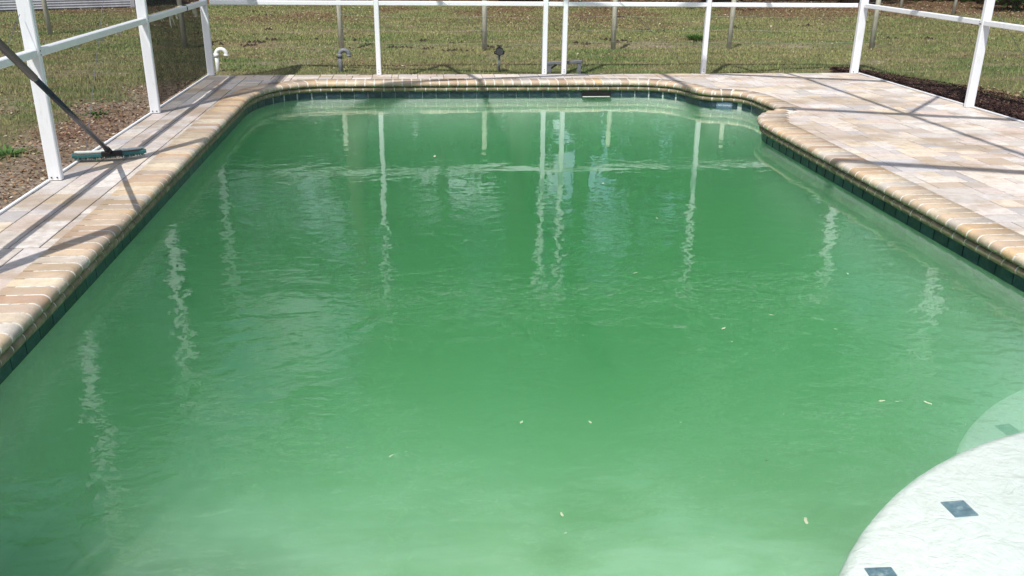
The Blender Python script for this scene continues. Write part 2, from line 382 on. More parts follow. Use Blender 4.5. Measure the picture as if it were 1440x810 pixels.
disc('step', SC, 2.06, -2, WZ-.045, M['plaster'], pool, rim=.045)
disc('step', (3.9, 2.0), 1.95, -2, WZ-.43, M['plaster'], pool)
t = NT('blue_step_tile'); nn = t.noise(t.pos(), 40, 5, .75); c = t.ramp(nn, [(.35, (.045, .10, .15)), (.55, (.12, .21, .28)), (.72, (.45, .52, .5))])
M['steptile'] = t.done(t.pr(c, .4, t.bump(nn, .002)))
def unproj(x, y, z):
    d = fw+r2*((x-720)/F)-u2*((y-405)/F); t_ = (z-H)/d.z; return Vector((0, 0, H))+d*t_
ta, tb_ = unproj(1349, 716, WZ-.045), unproj(1243, 812, WZ-.045)
for (x, y, z, a) in ((ta.x, ta.y, WZ-.045, R(2)), (tb_.x, tb_.y, WZ-.045, R(-2)), (2.72, 3.36, WZ-.43, R(5))):
    link('marker_tile', MB().box(-.041, .041, -.041, .041, 0, .004, .001).me('marker_tile', M['steptile']), pool, (x, y, z), a)
# tiles
tm = MB().box(-.0745, .0745, -.004, .004, -.0745, .0745).me('waterline_tile', M['tile'])
def tiles(P, side, s0, s1):
    s = s0
    while s+.155 <= s1:
        p, nn = P.at(s+.0775); q = p+nn*side*.044
        a = math.atan2(nn[1], nn[0])-math.pi/2
        if not (1.93 < q[0] < 2.25 and q[1] > 10):
            link('waterline_tile', tm, pool, (q[0], q[1], -.1125), a)
        s += .155
tiles(PM, 1, 1.8, PM.L-.02); tiles(PT, -1, 1.8, PT.L-.05)
V = []; Fc = []
for P, sd_ in ((PM, 1), (PT, -1)):
    o_ = P.off(sd_*.0475); b0 = len(V)
    for (x, y) in o_: V += [(x, y, -.05), (x, y, -.192)]
    for i in range(len(o_)-1): Fc.append((b0+2*i, b0+2*i+2, b0+2*i+3, b0+2*i+1))
link('tile_grout', mesh('tile_grout', V, Fc, M['tilegrout']), pool)
# skimmer mouth in the far wall
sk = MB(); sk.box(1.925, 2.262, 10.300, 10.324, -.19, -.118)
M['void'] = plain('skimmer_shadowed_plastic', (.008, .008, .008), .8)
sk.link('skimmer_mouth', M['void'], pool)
b = MB(); b.box(1.93, 2.255, 10.296, 10.322, -.186, -.176, .002).link('skimmer_lip', M['pvc'], pool)
# small lettered tile on the far right wall of the alcove
def text(name, body, size, m, parent, loc, rot, ext=.0008):
    c_ = bpy.data.curves.new(name, 'FONT'); c_.body = body; c_.size = size; c_.extrude = ext; c_.align_x = 'CENTER'; c_.align_y = 'CENTER'
    o = bpy.data.objects.new(name, c_); COL.objects.link(o); dg = bpy.context.evaluated_depsgraph_get()
    me = bpy.data.meshes.new_from_object(o.evaluated_get(dg)); bpy.data.objects.remove(o); me.materials.clear(); me.materials.append(m)
    q = link(name, me, parent, loc); q.rotation_euler = rot; return q
M['signblue'] = plain('blue_sign_tile', (.10, .17, .24), .35, var=.15)
M['signwhite'] = plain('white_lettering', (.8, .82, .82), .5, var=.05)
best = min(range(int(PM.L*200)), key=lambda k: abs(PM.at(k/200)[0][0]-3.36)+abs(PM.at(k/200)[0][1]-9.47)); pp, nn = PM.at(best/200)
q = pp+nn*.034; aa = math.atan2(nn[1], nn[0])-math.pi/2
st_ = link('sign_tile', MB().box(-.085, .085, -.003, .003, -.035, .035).me('sign_tile', M['signblue']), pool, (q[0], q[1], -.155), aa)
text('lettering', '\u2022 NO DIVING \u2022', .026, M['signwhite'], st_, (0, -.0035, 0), (R(90), 0, 0))

# ------------------------------------------------------------------ coping
cop = thing('pool_coping', None, None, kind='structure')
def upper(depth):   # (distance back from nose, z)
    pr = [(depth, -.058), (.018, -.058), (.006, -.053), (.0, -.040)]
    for k in range(1, 7): a = math.pi/2*k/6; pr.append((.040*(1-math.cos(a)), -.036+.036*math.sin(a)))
    return pr+[(depth, 0)]
def lower():
    pr = [(.16, -.117)]
    for k in range(9): a = -math.pi/2+math.pi*k/8; pr.append((.012+.0275*(1-math.cos(a)), -.0895+.0275*math.sin(a)))
    return pr+[(.16, -.062)]
def sweep(sections, prof, closed=True):
    V = []; Fc = []; n = len(prof)
    for p, nn in sections:
        for d, z in prof: V.append((p[0]+nn[0]*d, p[1]+nn[1]*d, z))
    for s_ in range(len(sections)-1):
        for i in range(n):
            j = (i+1) % n; Fc.append((s_*n+i, (s_+1)*n+i, (s_+1)*n+j, s_*n+j))
    Fc.append(tuple(range(n))); e = (len(sections)-1)*n; Fc.append(tuple(e+n-1-i for i in range(n)))
    return V, Fc
def flat_smooth(me, n):
    for p in me.polygons: p.use_smooth = len(p.vertices) == 4
    ends = set()
    for p in me.polygons:
        if len(p.vertices) > 4: ends.update(p.edge_keys)
    at_ = me.attributes.new('sharp_edge', 'BOOLEAN', 'EDGE')
    for e in me.edges: at_.data[e.index].value = tuple(sorted(e.vertices)) in ends
    return me
def bricks(P, side, pitch, prof_fn, name, m, back, straight):
    s = 0.0; gap = .0066; cache = {}
    while s < P.L-.03:
        e = min(s+pitch, P.L)
        if straight is not None and straight(s, e):
            p, nn = P.at((s+e)/2); L = round(e-s, 4)
            if L not in cache:
                V, Fc = sweep([((-(L/2-gap), 0), (0, 1)), ((L/2-gap, 0), (0, 1))] if side > 0 else [((L/2-gap, 0), (0, 1)), ((-(L/2-gap), 0), (0, 1))], prof_fn(back(s)))
                cache[L] = flat_smooth(mesh(name, V, Fc, m), 0)
            nn = nn*side; a = math.atan2(nn[1], nn[0])-math.pi/2
            o = link(name, cache[L], cop, (p[0], p[1], random.uniform(-.0006, .0016)), a+random.uniform(-.006, .006))
            o.rotation_euler[1] = random.uniform(-.003, .003)
        else:
            c_, _ = P.at((s+e)/2); sec = []
            for q in (s+gap, (s+e)/2, e-gap):
                p, nn = P.at(q); sec.append(((p[0]-c_[0], p[1]-c_[1]), nn*side))
            V, Fc = sweep(sec if side > 0 else sec[::-1], prof_fn(back(s)))
            link(name, flat_smooth(mesh(name, V, Fc, m), 0), cop, (c_[0], c_[1], random.uniform(-.0004, .001)))
        s = e
def straightM(a, b_):
    for q in (a, b_):
        p, nn = PM.at(q)
        if not ((p[1] < 9.0 and p[0] < 0) or (-.9 < p[0] < 2.35)): return False
    return True
bricks(PM, 1, .1055, upper, 'coping_stone', M['coping'], lambda s: .24 if PM.at(s)[0][0] < 2.9 else .20, straightM)
bricks(PM, 1, .118, lambda d: lower(), 'lower_coping_stone', M['lower'], lambda s: .2, straightM)
bricks(PT, -1, .118, lambda d: lower(), 'lower_coping_stone', M['lower'], lambda s: .2, lambda a, b_: b_ < 7.2)
# right side: stones stay square to the deck, set back one by one round the tip
y = .3; k = 0; prof_len = {}
tp = PT.p
while y < 8.40:
    yc = y+.0525
    xn = float(np.interp(yc, tp[:, 1], tp[:, 0]))
    bk = 3.355 if yc < 7.75 else 3.355+(yc-7.75)*.42
    L = max(.07, round(bk-xn, 3))
    if L not in prof_len:
        V, Fc = sweep([((0, .0460), (1, 0)), ((0, -.0460), (1, 0))], upper(L)); prof_len[L] = flat_smooth(mesh('coping_stone', V, Fc, M['coping']), 0)
    o = link('coping_stone', prof_len[L], cop, (xn+random.uniform(-.001, .001), yc, random.uniform(-.0004, .0016)), random.uniform(-.006, .006)); y += .1055
# grout core a little inside the stones' surface
def core(P, side, prof, name, m, back=None):
    V, Fc = sweep([(P.p[i], P.n[i]*side) for i in range(len(P.p))], prof); b_ = mesh(name, V, Fc, m)
    return link(name, b_, cop)
up_core = [(.23, -.055), (.020, -.055), (.008, -.050), (.0012, -.038)]+[(.0012+.0385*(1-math.cos(math.pi/2*k/6)), -.036+.0350*math.sin(math.pi/2*k/6)) for k in range(1, 7)]+[(.23, -.0010)]
lo_core = [(.15, -.114)]+[(.0155+.0255*(1-math.cos(-math.pi/2+math.pi*k/8)), -.0895+.0255*math.sin(-math.pi/2+math.pi*k/8)) for k in range(9)]+[(.15, -.065)]
core(PM, 1, [(min(d, .19), z) for d, z in up_core], 'coping_grout', M['grout']); core(PM, 1, lo_core, 'coping_grout', M['grout'])
core(PT, -1, [(min(d, .22), z) for d, z in up_core], 'coping_grout', M['grout']); core(PT, -1, lo_core, 'coping_grout', M['grout'])

# ------------------------------------------------------------------ paver deck
deck = thing('pool_deck', None, None, kind='structure')
C = .0765
DX0, DX1, DY0, DY1 = -2.43, 5.60, -.9, 10.93
x00 = -1.893-C*7; nx = int(round((DX1-x00)/C)); ny = int(round((DY1-DY0)/C)); y00 = DY1-ny*C
allow = np.zeros((nx, ny), bool)
for i in range(nx):
    for j in range(ny):
        x, y = x00+(i+.5)*C, y00+(j+.5)*C
        if -1.5 < x < 2.9 and .3 < y < 10.1: continue
        if y < .25: allow[i, j] = True; continue
        if inside(NOSEPOLY, x, y): continue
        d1 = dseg(main, x, y); d2 = dseg(tip, x, y)
        lim = .20 if (y < 8.9 and x < 0) else .15
        if x > 2 and y > 8.2: lim = .13
        if d1 > lim and (d2 > .215 or y > 8.0 and d2 > .12): allow[i, j] = True
used = ~allow; pcs = []
for j in range(ny):
    for i in range(nx):
        if used[i, j]: continue
        left = x00+i*C < 0 and y00+j*C < 10.3
        opts = [(2, 4), (2, 5), (3, 5), (2, 6), (3, 4), (2, 3)] if left else [(4, 2), (4, 2), (3, 2), (3, 3), (4, 3), (2, 2), (3, 2), (5, 2)]
        random.shuffle(opts)
        for (a, b_) in opts+[(2, 2), (2, 1), (1, 2), (1, 1)]:
            if left and random.random() < .5 and i+a < nx and False: continue
            if i+a <= nx and j+b_ <= ny and not used[i:i+a, j:j+b_].any():
                used[i:i+a, j:j+b_] = True; pcs.append((x00+i*C, y00+j*C, a, b_)); break
cinv = cam.matrix_world.inverted()
def px(P):
    v = cinv @ Vector(P); return (720+F*v.x/-v.z, 405-F*v.y/-v.z, -v.z) if v.z < -.1 else (-9999, -9999, .1)
def size_in_view(p):
    x, y, d = px((p[0]+p[2]*C/2, p[1]+p[3]*C/2, 0))
    return -1 if not (-20 < x < 1460 and -20 < y < 830) else p[2]*p[3]/d**3
pcs.sort(key=size_in_view, reverse=True)
shapes = {}; rest = MB()
G = .0032
for k, (x, y, a, b_) in enumerate(pcs):
    dz = random.uniform(-.0035, 0)-.003
    if k < 296:
        if (a, b_) not in shapes: shapes[a, b_] = MB().box(-a*C/2+G, a*C/2-G, -b_*C/2+G, b_*C/2-G, -.06, 0, .0035).me('paver', M['paver'])
        o = link('paver', shapes[a, b_], deck, (x+a*C/2, y+b_*C/2, dz)); o.rotation_euler = (random.uniform(-.004, .004), random.uniform(-.004, .004), random.uniform(-.004, .004))
    else:
        rest.box(x+G, x+a*C-G, y+G, y+b_*C-G, dz-.06, dz, .0035)
rest.link('smaller_pavers', M['paver_far'], deck, kind='stuff')
bed = MB()
for i in range(nx):
    j = 0
    while j < ny:
        def ok(i, j):
            x, y = x00+(i+.5)*C, y00+(j+.5)*C
            return allow[i, j] or not inside(NOSEPOLY, x, y) and min(dseg(main, x, y), dseg(tip, x, y)) > .10
        if not (x00+(i+.5)*C > -1.5 and x00+(i+.5)*C < 2.9 and .3 < y00+(j+.5)*C < 10.1) and ok(i, j):
            j2 = j
            while j2 < ny and (allow[i, j2] or ok(i, j2)): j2 += 1
            b0 = len(bed.V); bed.V += [(x00+i*C, y00+j*C, -.014), (x00+(i+1)*C, y00+j*C, -.014), (x00+(i+1)*C, y00+j2*C, -.014), (x00+i*C, y00+j2*C, -.014)]; bed.F.append((b0, b0+1, b0+2, b0+3)); j = j2
        else: j += 1
bed.link('joint_sand', M['sand'], deck)

# water body
V = []; n = len(outline); cx, cyy = 1, 5
ow = []
for P, sd_ in ((PM, 1), (PT, -1)):
    q = [tuple(p) for p in P.off(sd_*.056)]; ow += q if sd_ > 0 else q[::-1]
n = len(ow)
V = [(x, y, WZ) for x, y in ow]+[(x, y, -2.9) for x, y in ow]
Fc = [tuple(range(n))[::-1], tuple(range(n, 2*n))]+[(i, (i+1) % n, n+(i+1) % n, n+i) for i in range(n)]
link('water', mesh('water', V, Fc, M['water']), None, kind='structure')

# floating leaf bits
proto = None
leafmeshes = []
for k in range(5):
    rr = random.Random(k); V = [(0, 0, .001)]; m_ = 9; el = rr.uniform(.5, 1.9)
    for i in range(m_):
        a = 2*math.pi*i/m_; r_ = (.6+.4*abs(math.cos(a)))*rr.uniform(.45, 1.15)*el
        V.append((r_*math.cos(a), r_*.45*math.sin(a), .001+rr.uniform(0, .12)))
    leafmeshes.append(mesh('floating_leaf', V, [(0, i+1, (i+1) % m_+1) for i in range(m_)], M['leaf_float'] if k < 4 else M['leaf_dark']))
bits = [(1160, 305, .02), (1029, 481, .03), (847+170, 462, .024), (1175, 463, .03), (947, 506, .016), (1102, 583, .02), (1239, 564, .026), (1262, 565, .026), (1305, 567, .03), (1358, 597, .018),
        (1085, 443, .018), (1078, 648, .022), (1133, 733, .03), (1060, 403, .028), (893, 384, .024), (494, 240, .04), (611, 220, .05), (554, 245, .03), (475, 183, .04), (515, 178, .022), (444, 173, .03),
        (700, 464, .018), (733, 594, .016), (571, 635, .018), (550, 641, .016), (620, 629, .014), (830, 594, .016), (957, 594, .018), (790, 724, .02), (795, 750, .02), (848, 258, .03), (952, 270, .03), (1192, 385, .02), (804, 294, .03), (924, 307, .02), (1012, 302, .02)]
def unproj(x, y, z):
    d = fw+r2*((x-720)/F)-u2*((y-405)/F); t_ = (z-H)/d.z; return Vector((0, 0, H))+d*t_
for k, (x, y, s_) in enumerate(bits):
    p = unproj(x, y, WZ); dark = (x, y) in ((1078, 648), (947, 506))
    o = link('floating_leaf', leafmeshes[4 if dark else k % 4], None, (p.x, p.y, WZ+.001), random.uniform(0, 3)); s_ *= .40; o.scale = (s_, s_*random.uniform(.7, 1.5), s_*.5)
    o['category'] = 'leaf'; o['group'] = 'leaf bits floating on the pool'
    o['label'] = 'small dark brown leaf bit floating on the green water' if dark else 'tiny pale leaf bit floating on the green pool water'

# ------------------------------------------------------------------ screen cage
cage = thing('screen_enclosure', 'white aluminium pool cage frame with posts, rails and screens around the deck', 'pool cage', (0, 0, 0))
XL, XR, YB = -2.39, 5.525, 10.895
EZ, RX, RZ = 2.55, 1.567, 4.70
SL = (RZ-EZ)/(XR-RX)
ys = [1.15, 3.6, 6.0, 8.45, YB]
def post(name, x, y, wx, wy, z1, z0=.0): return MB().bar((x, y, z0), (x, y, z1), wx, wy, (0, 1, 0)).link(name, M['white'], cage)
for yy in ys[:-1]:
    post('post', XL, yy, .085, .05, EZ); post('post', XR, yy-.03, .085, .052, EZ)
    # foot screws
pc = post('post', XL, YB-.01, .075, .062, EZ); pd_ = post('post', XR-.02, YB-.01, .095, .062, EZ)
farx = [-.44, 1.555, 1.795, 3.545]
for x in farx: post('post', x, YB, .056, .062, EZ)
RL = .815
for a, b_ in zip(ys[:-1], ys[1:]):
    MB().bar((XL+.012, a+.027, RL), (XL+.012, b_-.040, RL), .052, .05).link('rail', M['white'], cage)
    MB().bar((XR-.012, a-.002, RL), (XR-.012, b_-.060, RL), .052, .05).link('rail', M['white'], cage)
    for X in (XL-.022, XR+.022):
        MB().bar((X-.010*(1 if X<0 else -1), a+.03, .004), (X-.010*(1 if X<0 else -1), b_-.045, .004), .020, .012).link('base_channel', M['white'], cage)
xs = [XL+.04]+farx+[XR-.07]
for a, b_ in zip(xs[:-1], xs[1:]):
    MB().bar((a+.030, YB, RL), (b_-.030, YB, RL), .05, .05).link('rail', M['white'], cage)
for X in (XL, XR):
    MB().bar((X, .75, EZ+.03), (X, YB+.03, EZ+.03), .085, .11).link('eave_beam', M['white'], cage)
MB().bar((XL+.05, YB, EZ+.03), (XR-.05, YB, EZ+.03), .05, .10).link('eave_beam', M['white'], cage)
for k, yy in enumerate(ys[1:-1]):
    for X in (XL, XR):
        MB().bar((X, yy, EZ+.06), (RX+(-.03 if X < 0 else .03), yy, RZ), .055, .13).link('rafter', M['white'], cage)
for X in (XL, XR): MB().bar((X+(.05 if X < 0 else -.05), YB-.05, EZ+.07), (RX+(-.04 if X < 0 else .04), 8.50, RZ), .05, .10).link('hip_beam', M['white'], cage)
for x in (-.44, 3.545): MB().bar((x, YB-.03, EZ+.06), (x, 8.50, EZ+.04+SL*min(x-XL, XR-x)), .045, .06).link('jack_beam', M['white'], cage)
MB().bar((RX, .75, RZ+.01), (RX, 8.50, RZ+.01), .06, .07).link('ridge_beam', M['white'], cage)
for X in ((XL+RX)/2, (XR+RX)/2):
    z = (EZ+.06+RZ)/2
    for a, b_ in zip(ys[:-2], ys[1:-1]): MB().bar((X, a+.03, z), (X, b_-.03, z), .05, .06).link('purlin', M['white'], cage)
MB().bar(((XR+RX)/2+.03, 6.04, (EZ+.06+RZ)/2), (XR-.06, 8.38, EZ+.09), .045, .045).link('brace', M['white'], cage)
MB().bar((XL+.06, 8.38, EZ+.09), ((XL+RX)/2-.03, 6.04, (EZ+.06+RZ)/2), .045, .045).link('brace', M['white'], cage)
for yy in ys[1:-1]:
    for X, sg in ((XL+.043, 1), (XR-.043, -1)):
        for dz in (-.012, .012): MB().tube([(X, yy+.0, RL+dz), (X+.0025*sg, yy+.0, RL+dz)], .004, 8).link('screw', M['screw'], cage)
for x in farx:
    for z in (.03, .055): MB().tube([(x, YB-.031, z), (x, YB-.0345, z)], .0045, 8).link('screw', M['screw'], cage)
# screen panels: sheets hung in the bays
def panel(x0, y0, x1, y1, z0, z1, m, name='screen_panel'):
    V = [(x0, y0, z0), (x1, y1, z0), (x1, y1, z1), (x0, y0, z1)]
    link(name, mesh(name, V, [(0, 1, 2, 3)], m), cage)
XO = XL-.036
panel(XO, 8.48, XO, YB-.04, .03, RL-.026, M['screen_dark']); panel(XO, 8.48, XO, YB-.04, RL+.026, EZ-.03, M['screen_dark'])
panel(XO, 6.03, XO, 8.42, .03, RL-.026, M['screen_mid']); panel(XO, 6.03, XO, 8.42, RL+.026, EZ-.03, M['screen_mid'])
panel(XO, 3.63, XO, 5.97, .03, RL-.026, M['screen_light']); panel(XO, 3.63, XO, 5.97, RL+.026, EZ-.03, M['screen_light'])
XO = XR+.036
for a, b_ in zip(ys[1:-1], ys[2:]):
    panel(XO, a, XO, b_-.06, .03, RL-.026, M['screen_light']); panel(XO, a, XO, b_-.06, RL+.026, EZ-.03, M['screen_light'])
for a, b_ in zip(xs[:-1], xs[1:]):
    panel(a+.03, YB+.024, b_-.03, YB+.024, .02, RL-.026, M['screen_faint'])
# torn scraps of old screen hanging under the left rail
def scrap(y, wid, dep, z0):
    rr = random.Random(int(y*100)); m_ = 7; V = []; 
    for i in range(m_+1):
        yy = y+wid*i/m_; V.append((XL-.016+rr.uniform(-.003, .003), yy, z0)); V.append((XL-.012+rr.uniform(-.012, .012), yy+rr.uniform(-.01, .01), z0-dep*rr.uniform(.25, 1)))
    link('torn_screen_scrap', mesh('torn_screen_scrap', V, [(2*i, 2*i+2, 2*i+3, 2*i+1) for i in range(m_)], M['scrap']), cage)
for (y, w_, d) in ((9.05, .12, .05), (9.38, .14, .13), (9.65, .1, .08), (10.35, .2, .11), (7.2, .3, .05), (6.7, .16, .04), (7.7, .12, .04)): scrap(y, w_, d, RL-.026)
# dark zip tie on the left far rail, foot clips and screws
MB().tube([(XL+.012+.03*math.cos(a), 9.93+.004*math.sin(3*a), RL+.032*math.sin(a)) for a in [i*math.pi/6 for i in range(13)]], .006, 6).link('zip_tie', M['black'], cage)
for X, Y in ((XL, 6.0), (XL, 8.45)):
    for dx in (-.018, .018): MB().tube([(X+dx, Y-.030, .018), (X+dx, Y-.0245, .018)], .005, 8).link('screw', M['screw'], cage)
for X, Y in ((XL+.06, YB-.05), (XR-.035, YB-.05)):
    MB().tube([(X-.01, Y+.003, .02), (X-.01, Y+.012, .02)], .006, 8).link('screw', M['screw'], cage)
MB().tube([(XR-.045, 8.42, RL-.01), (XR-.056, 8.42, RL-.01)], .006, 8).link('screw', M['screw'], cage)
for p, q in (((3.45, 10.86, .01), (-.46+.9, 10.86, 2.5)), ((3.5, 10.868, 2.5), (1.83, 10.868, .95)), ((1.05, 10.86, .33), (-.40, 10.86, 1.35)),
             ((XL-.02, 6.62, .01), (XL-.02, 8.38, 1.10+.9)), ((XL-.02, 5.4, .7), (XL-.02, 5.95, 1.05)), ((XR+.02, 7.6, .45), (XR+.02, 8.3, .92))):
    MB().tube([p, q], .0022, 5).link('cable', M['cable'], cage)

# ------------------------------------------------------------------ ground
def vn(x, y, s, seed=0): return mnoise.noise(Vector((x*s+seed*17.3, y*s-seed*5.1, seed)))
def smooth(a, b_, v):
    t_ = max(0, min(1, (v-a)/(b_-a))); return t_*t_*(3-2*t_)
def gz(x, y):
    z = -.085 + .025*vn(x, y, .35, 1)
    z -= .05*math.exp(-((y-14.9-.3*vn(x, y, .3, 2))/.45)**2)*(1 if -4 < x < 8 else .3)
    z += .012*vn(x, y, 1.7, 3)
    if x > 5.5 and y < 11.2: z = max(z, -.075)
    return z
def masks(x, y):
    # bare soil strip along the left deck edge, pale ditch band, leaf litter and reddish patch
    n1 = vn(x, y, 1.1, 4); n2 = vn(x, y, .45, 5); n3 = vn(x, y, 2.3, 6)
    bare = 0
    if x < -2 and y < 12:
        e = -3.15 + .5*n1 + .25*n3 - .25*smooth(6.5, 4.5, y) if True else 0
        bare = smooth(e-.25, e+.25, x)*smooth(11.6, 10.2, y)
    band = math.exp(-((y-14.75-.25*n2)/.42)**2)*smooth(-3.6, -2.2, x)*smooth(9, 6, x)
    bare = max(bare, band*(.55+.6*n1))
    edge = math.exp(-((y-11.02)/.10)**2)*.6 if -2.4 < x < 6 else 0
    bare = max(bare, edge, smooth(.36, .55, n1+.4*n3)*.45)
    lit = smooth(24.4+.5*n2, 25.2+.5*n2, y)
    lit = max(lit, smooth(15, 22, y)*smooth(-.15, .3, n2+.5*n1+.25*smooth(1, 6, x)*smooth(17, 22, y))*.85, smooth(.2, .55, vn(x, y*2.0, .7, 21))*.35)
    if x > 8 and y > 20: lit = max(lit, smooth(21.5, 23.0, y+n1))
    red = math.exp(-((x+2.95)/.35)**2-((y-8.2)/.8)**2)*(.8+.5*n3)
    return max(0, min(1, bare)), max(0, min(1, lit)), max(0, min(1, red))
def axis(lo, hi, a, b_, fine, keep):
    v = list(np.arange(a, b_+1e-6, fine)); s_ = fine; x = b_
    while x < hi: s_ *= 1.35; x += s_; v.append(min(x, hi))
    s_ = fine; x = a
    while x > lo: s_ *= 1.35; x -= s_; v.append(max(x, lo))
    v = sorted(set([round(q, 4) for q in v])); v = [q for q in v if all(abs(q-k) > .05 for k in keep)]+keep
    return np.array(sorted(v))
GX0, GX1, GY1 = -2.425, 5.585, 10.925
ax = axis(-400, 400, -12, 20, .17, [GX0, GX1]); ay = axis(-200, 600, 0, 27, .17, [GY1, -.88])
V = []; A = [[], [], []]
for y in ay:
    for x in ax:
        far = y > 40 or y < -2 or x < -20 or x > 26
        V.append((x, y, -.085 if far else gz(x, y))); m_ = (0, 0, 0) if (y < -2) else (0, .9, 0) if far else masks(x, y)
        for q in range(3): A[q].append(m_[q])
nxx = len(ax); Fc = []
for j in range(len(ay)-1):
    for i in range(nxx-1):
        cx_, cy_ = (ax[i]+ax[i+1])/2, (ay[j]+ay[j+1])/2
        if GX0 < cx_ < GX1 and -.88 < cy_ < GY1: continue
        a = j*nxx+i; Fc.append((a, a+1, a+nxx+1, a+nxx))
gm = mesh('ground', V, Fc, M['ground'], True)
for nme, arr in zip(('bare', 'litter', 'redsoil'), A):
    at_ = gm.attributes.new(nme, 'FLOAT', 'POINT'); at_.data.foreach_set('value', arr)
link('ground', gm, None, kind='structure')
# earth edge below the deck sides
MB().box(GX0-.0, GX0+.02, -.88, GY1, -.5, -.012).link('deck_edge_course', M['sand'], deck)
MB().box(GX1-.02, GX1, -.88, GY1, -.5, -.012).link('deck_edge_course', M['sand'], deck)
MB().box(GX0, GX1, GY1-.02, GY1+.002, -.5, -.012).link('deck_edge_course', M['sand'], deck)

# grass
def inview(x, y, m_=60):
    a, b_, d = px((x, y, -.05)); return -m_ < a < 1440+m_ and -m_ < b_ < 810+m_
def mulchedge(y):   # outer edge of the mulch bed beside the right deck edge
    return float(np.interp(y, [7.0, 9.1, 10.0, 10.6, 11.36, 11.8], [6.95, 6.6, 6.4, 6.18, 5.86, 5.62]))
verts = []; N = 0; pts = []
tries = 1000000
XY = rng.uniform([-13, 3.4], [22, 27.5], (tries, 2)); U = rng.random(tries)
for (x, y), u_ in zip(XY, U):
    if GX0-.02 < x < GX1+.02 and y < GY1+.02: continue
    if y > 17 and u_ > .55: continue
    if y < 17 and u_ > .9: continue
    if not inview(x, y): continue
    if x > 5.5 and y < 11.9 and x < mulchedge(y): continue
    b_, l_, r_ = masks(x, y)
    if rng.random() < max(b_*.97, l_*.92, r_*.95): continue
    pts.append((x, y))
pts = np.array(pts); n = len(pts)
zz = np.array([gz(x, y) for x, y in pts])
far = np.clip((pts[:, 1]-8)/12, 0, 1)
h = rng.uniform(.010, .034, n)*(1+.3*rng.random(n)); wd = rng.uniform(.0022, .0042, n)*(1+1.9*far)
ang = rng.uniform(0, 2*np.pi, n); lean = rng.uniform(.2, 1.1, n)*h; la = rng.uniform(0, 2*np.pi, n)
near_edge = pts[:, 1] < 11.5
h = np.where(near_edge, h*1.25, h)
A0 = np.stack([pts[:, 0]-np.cos(ang)*wd, pts[:, 1]-np.sin(ang)*wd, zz-.004], 1); A1 = np.stack([pts[:, 0]+np.cos(ang)*wd, pts[:, 1]+np.sin(ang)*wd, zz-.004], 1)
A2 = np.stack([pts[:, 0]+np.cos(la)*lean, pts[:, 1]+np.sin(la)*lean, zz+h], 1)
def trimesh(name, VV, m, k=3):
    me = bpy.data.meshes.new(name); nv = len(VV); me.vertices.add(nv); me.vertices.foreach_set('co', VV.astype(np.float32).ravel())
    nf = nv//k; me.loops.add(nv); me.loops.foreach_set('vertex_index', np.arange(nv, dtype=np.int32)); me.polygons.add(nf)
    me.polygons.foreach_set('loop_start', np.arange(0, nv, k, dtype=np.int32)); me.update(calc_edges=True); me.validate(); me.materials.append(m); return me
VV = np.stack([A0, A1, A2], 1).reshape(-1, 3)
link('lawn_grass', trimesh('lawn_grass', VV, M['blade']), None, kind='stuff', label='short patchy green and straw coloured lawn grass', category='grass')
print('blades', n)
# fallen leaves and clods
def quads(P, size, tilt, asp=.6):
    n = len(P); a = rng.uniform(0, 2*np.pi, n); s_ = size
    dx = np.stack([np.cos(a)*s_, np.sin(a)*s_, rng.uniform(-tilt, tilt, n)*s_], 1); dy = np.stack([-np.sin(a)*s_*asp, np.cos(a)*s_*asp, rng.uniform(-tilt, tilt, n)*s_], 1)
    return np.stack([P-dx, P-dy*.8+dx*.1, P+dx, P+dy], 1).reshape(-1, 3)
LP = []
for k in range(60000):
    x, y = rng.uniform(-12, 20), rng.uniform(4, 27.5)
    if GX0-.03 < x < GX1+.03 and y < GY1+.03: continue
    if not inview(x, y, 20): continue
    b_, l_, r_ = masks(x, y)
    dens = .10+.75*b_+.9*l_+.8*r_+.30*smooth(.0, .3, vn(x, y, .8, 9))
    if y < 12 and x > 0: dens *= .3
    if rng.random() < dens: LP.append((x, y, gz(x, y)+.018))
for k in range(14000):
    x, y = rng.uniform(-4.4, -2.45), rng.uniform(4.3, 11.2); b_, l_, r_ = masks(x, y)
    if rng.random() < b_*.8+r_*.5: LP.append((x, y, gz(x, y)+.010))
LP = np.array(LP); print('leaves', len(LP))
link('fallen_leaves', trimesh('fallen_leaves', quads(LP, rng.uniform(.007, .019, len(LP))*(1+.6*np.clip((LP[:, 1]-10)/15, 0, 1)), .5), M['litter'], 4), None, kind='stuff', label='dry brown leaves scattered over the lawn', category='leaves')
M['clod'] = plain('dark_dried_clod', (.035, .022, .015), .95, var=.5, scale=60)
cl = MB(); rr = random.Random(3)
for (cx_, cy_) in [unproj(x, y, -.1).xy for x, y in ((363, 17), (371, 22), (371, 43), (388, 58), (441, 56), (499, 57), (360, 60), (300, 62), (345, 63), (562, 64), (594, 58), (600, 68), (690, 64), (636, 72), (818, 26), (898, 43), (925, 46), (1030, 40), (1135, 38), (880, 60), (869, 59), (1302, 57), (1255, 56), (640, 60), (660, 72), (820, 61), (1175, 46), (870, 25))]:
    for q in range(rr.randint(4, 9)):
        x, y = cx_+rr.gauss(0, .10), cy_+rr.gauss(0, .05); s_ = rr.uniform(.02, .055); z = gz(x, y)
        b0 = len(cl.V); cl.V += [(x-s_, y, z), (x, y-s_, z), (x+s_, y, z), (x, y+s_, z), (x+rr.uniform(-.3, .3)*s_, y+rr.uniform(-.3, .3)*s_, z+s_*rr.uniform(.5, 1.1))]
        cl.F += [(b0, b0+1, b0+4), (b0+1, b0+2, b0+4), (b0+2, b0+3, b0+4), (b0+3, b0, b0+4)]
cl.link('soil_clods', M['clod'], None, kind='stuff', label='dark dried clods lying in small heaps on the lawn', category='clods')
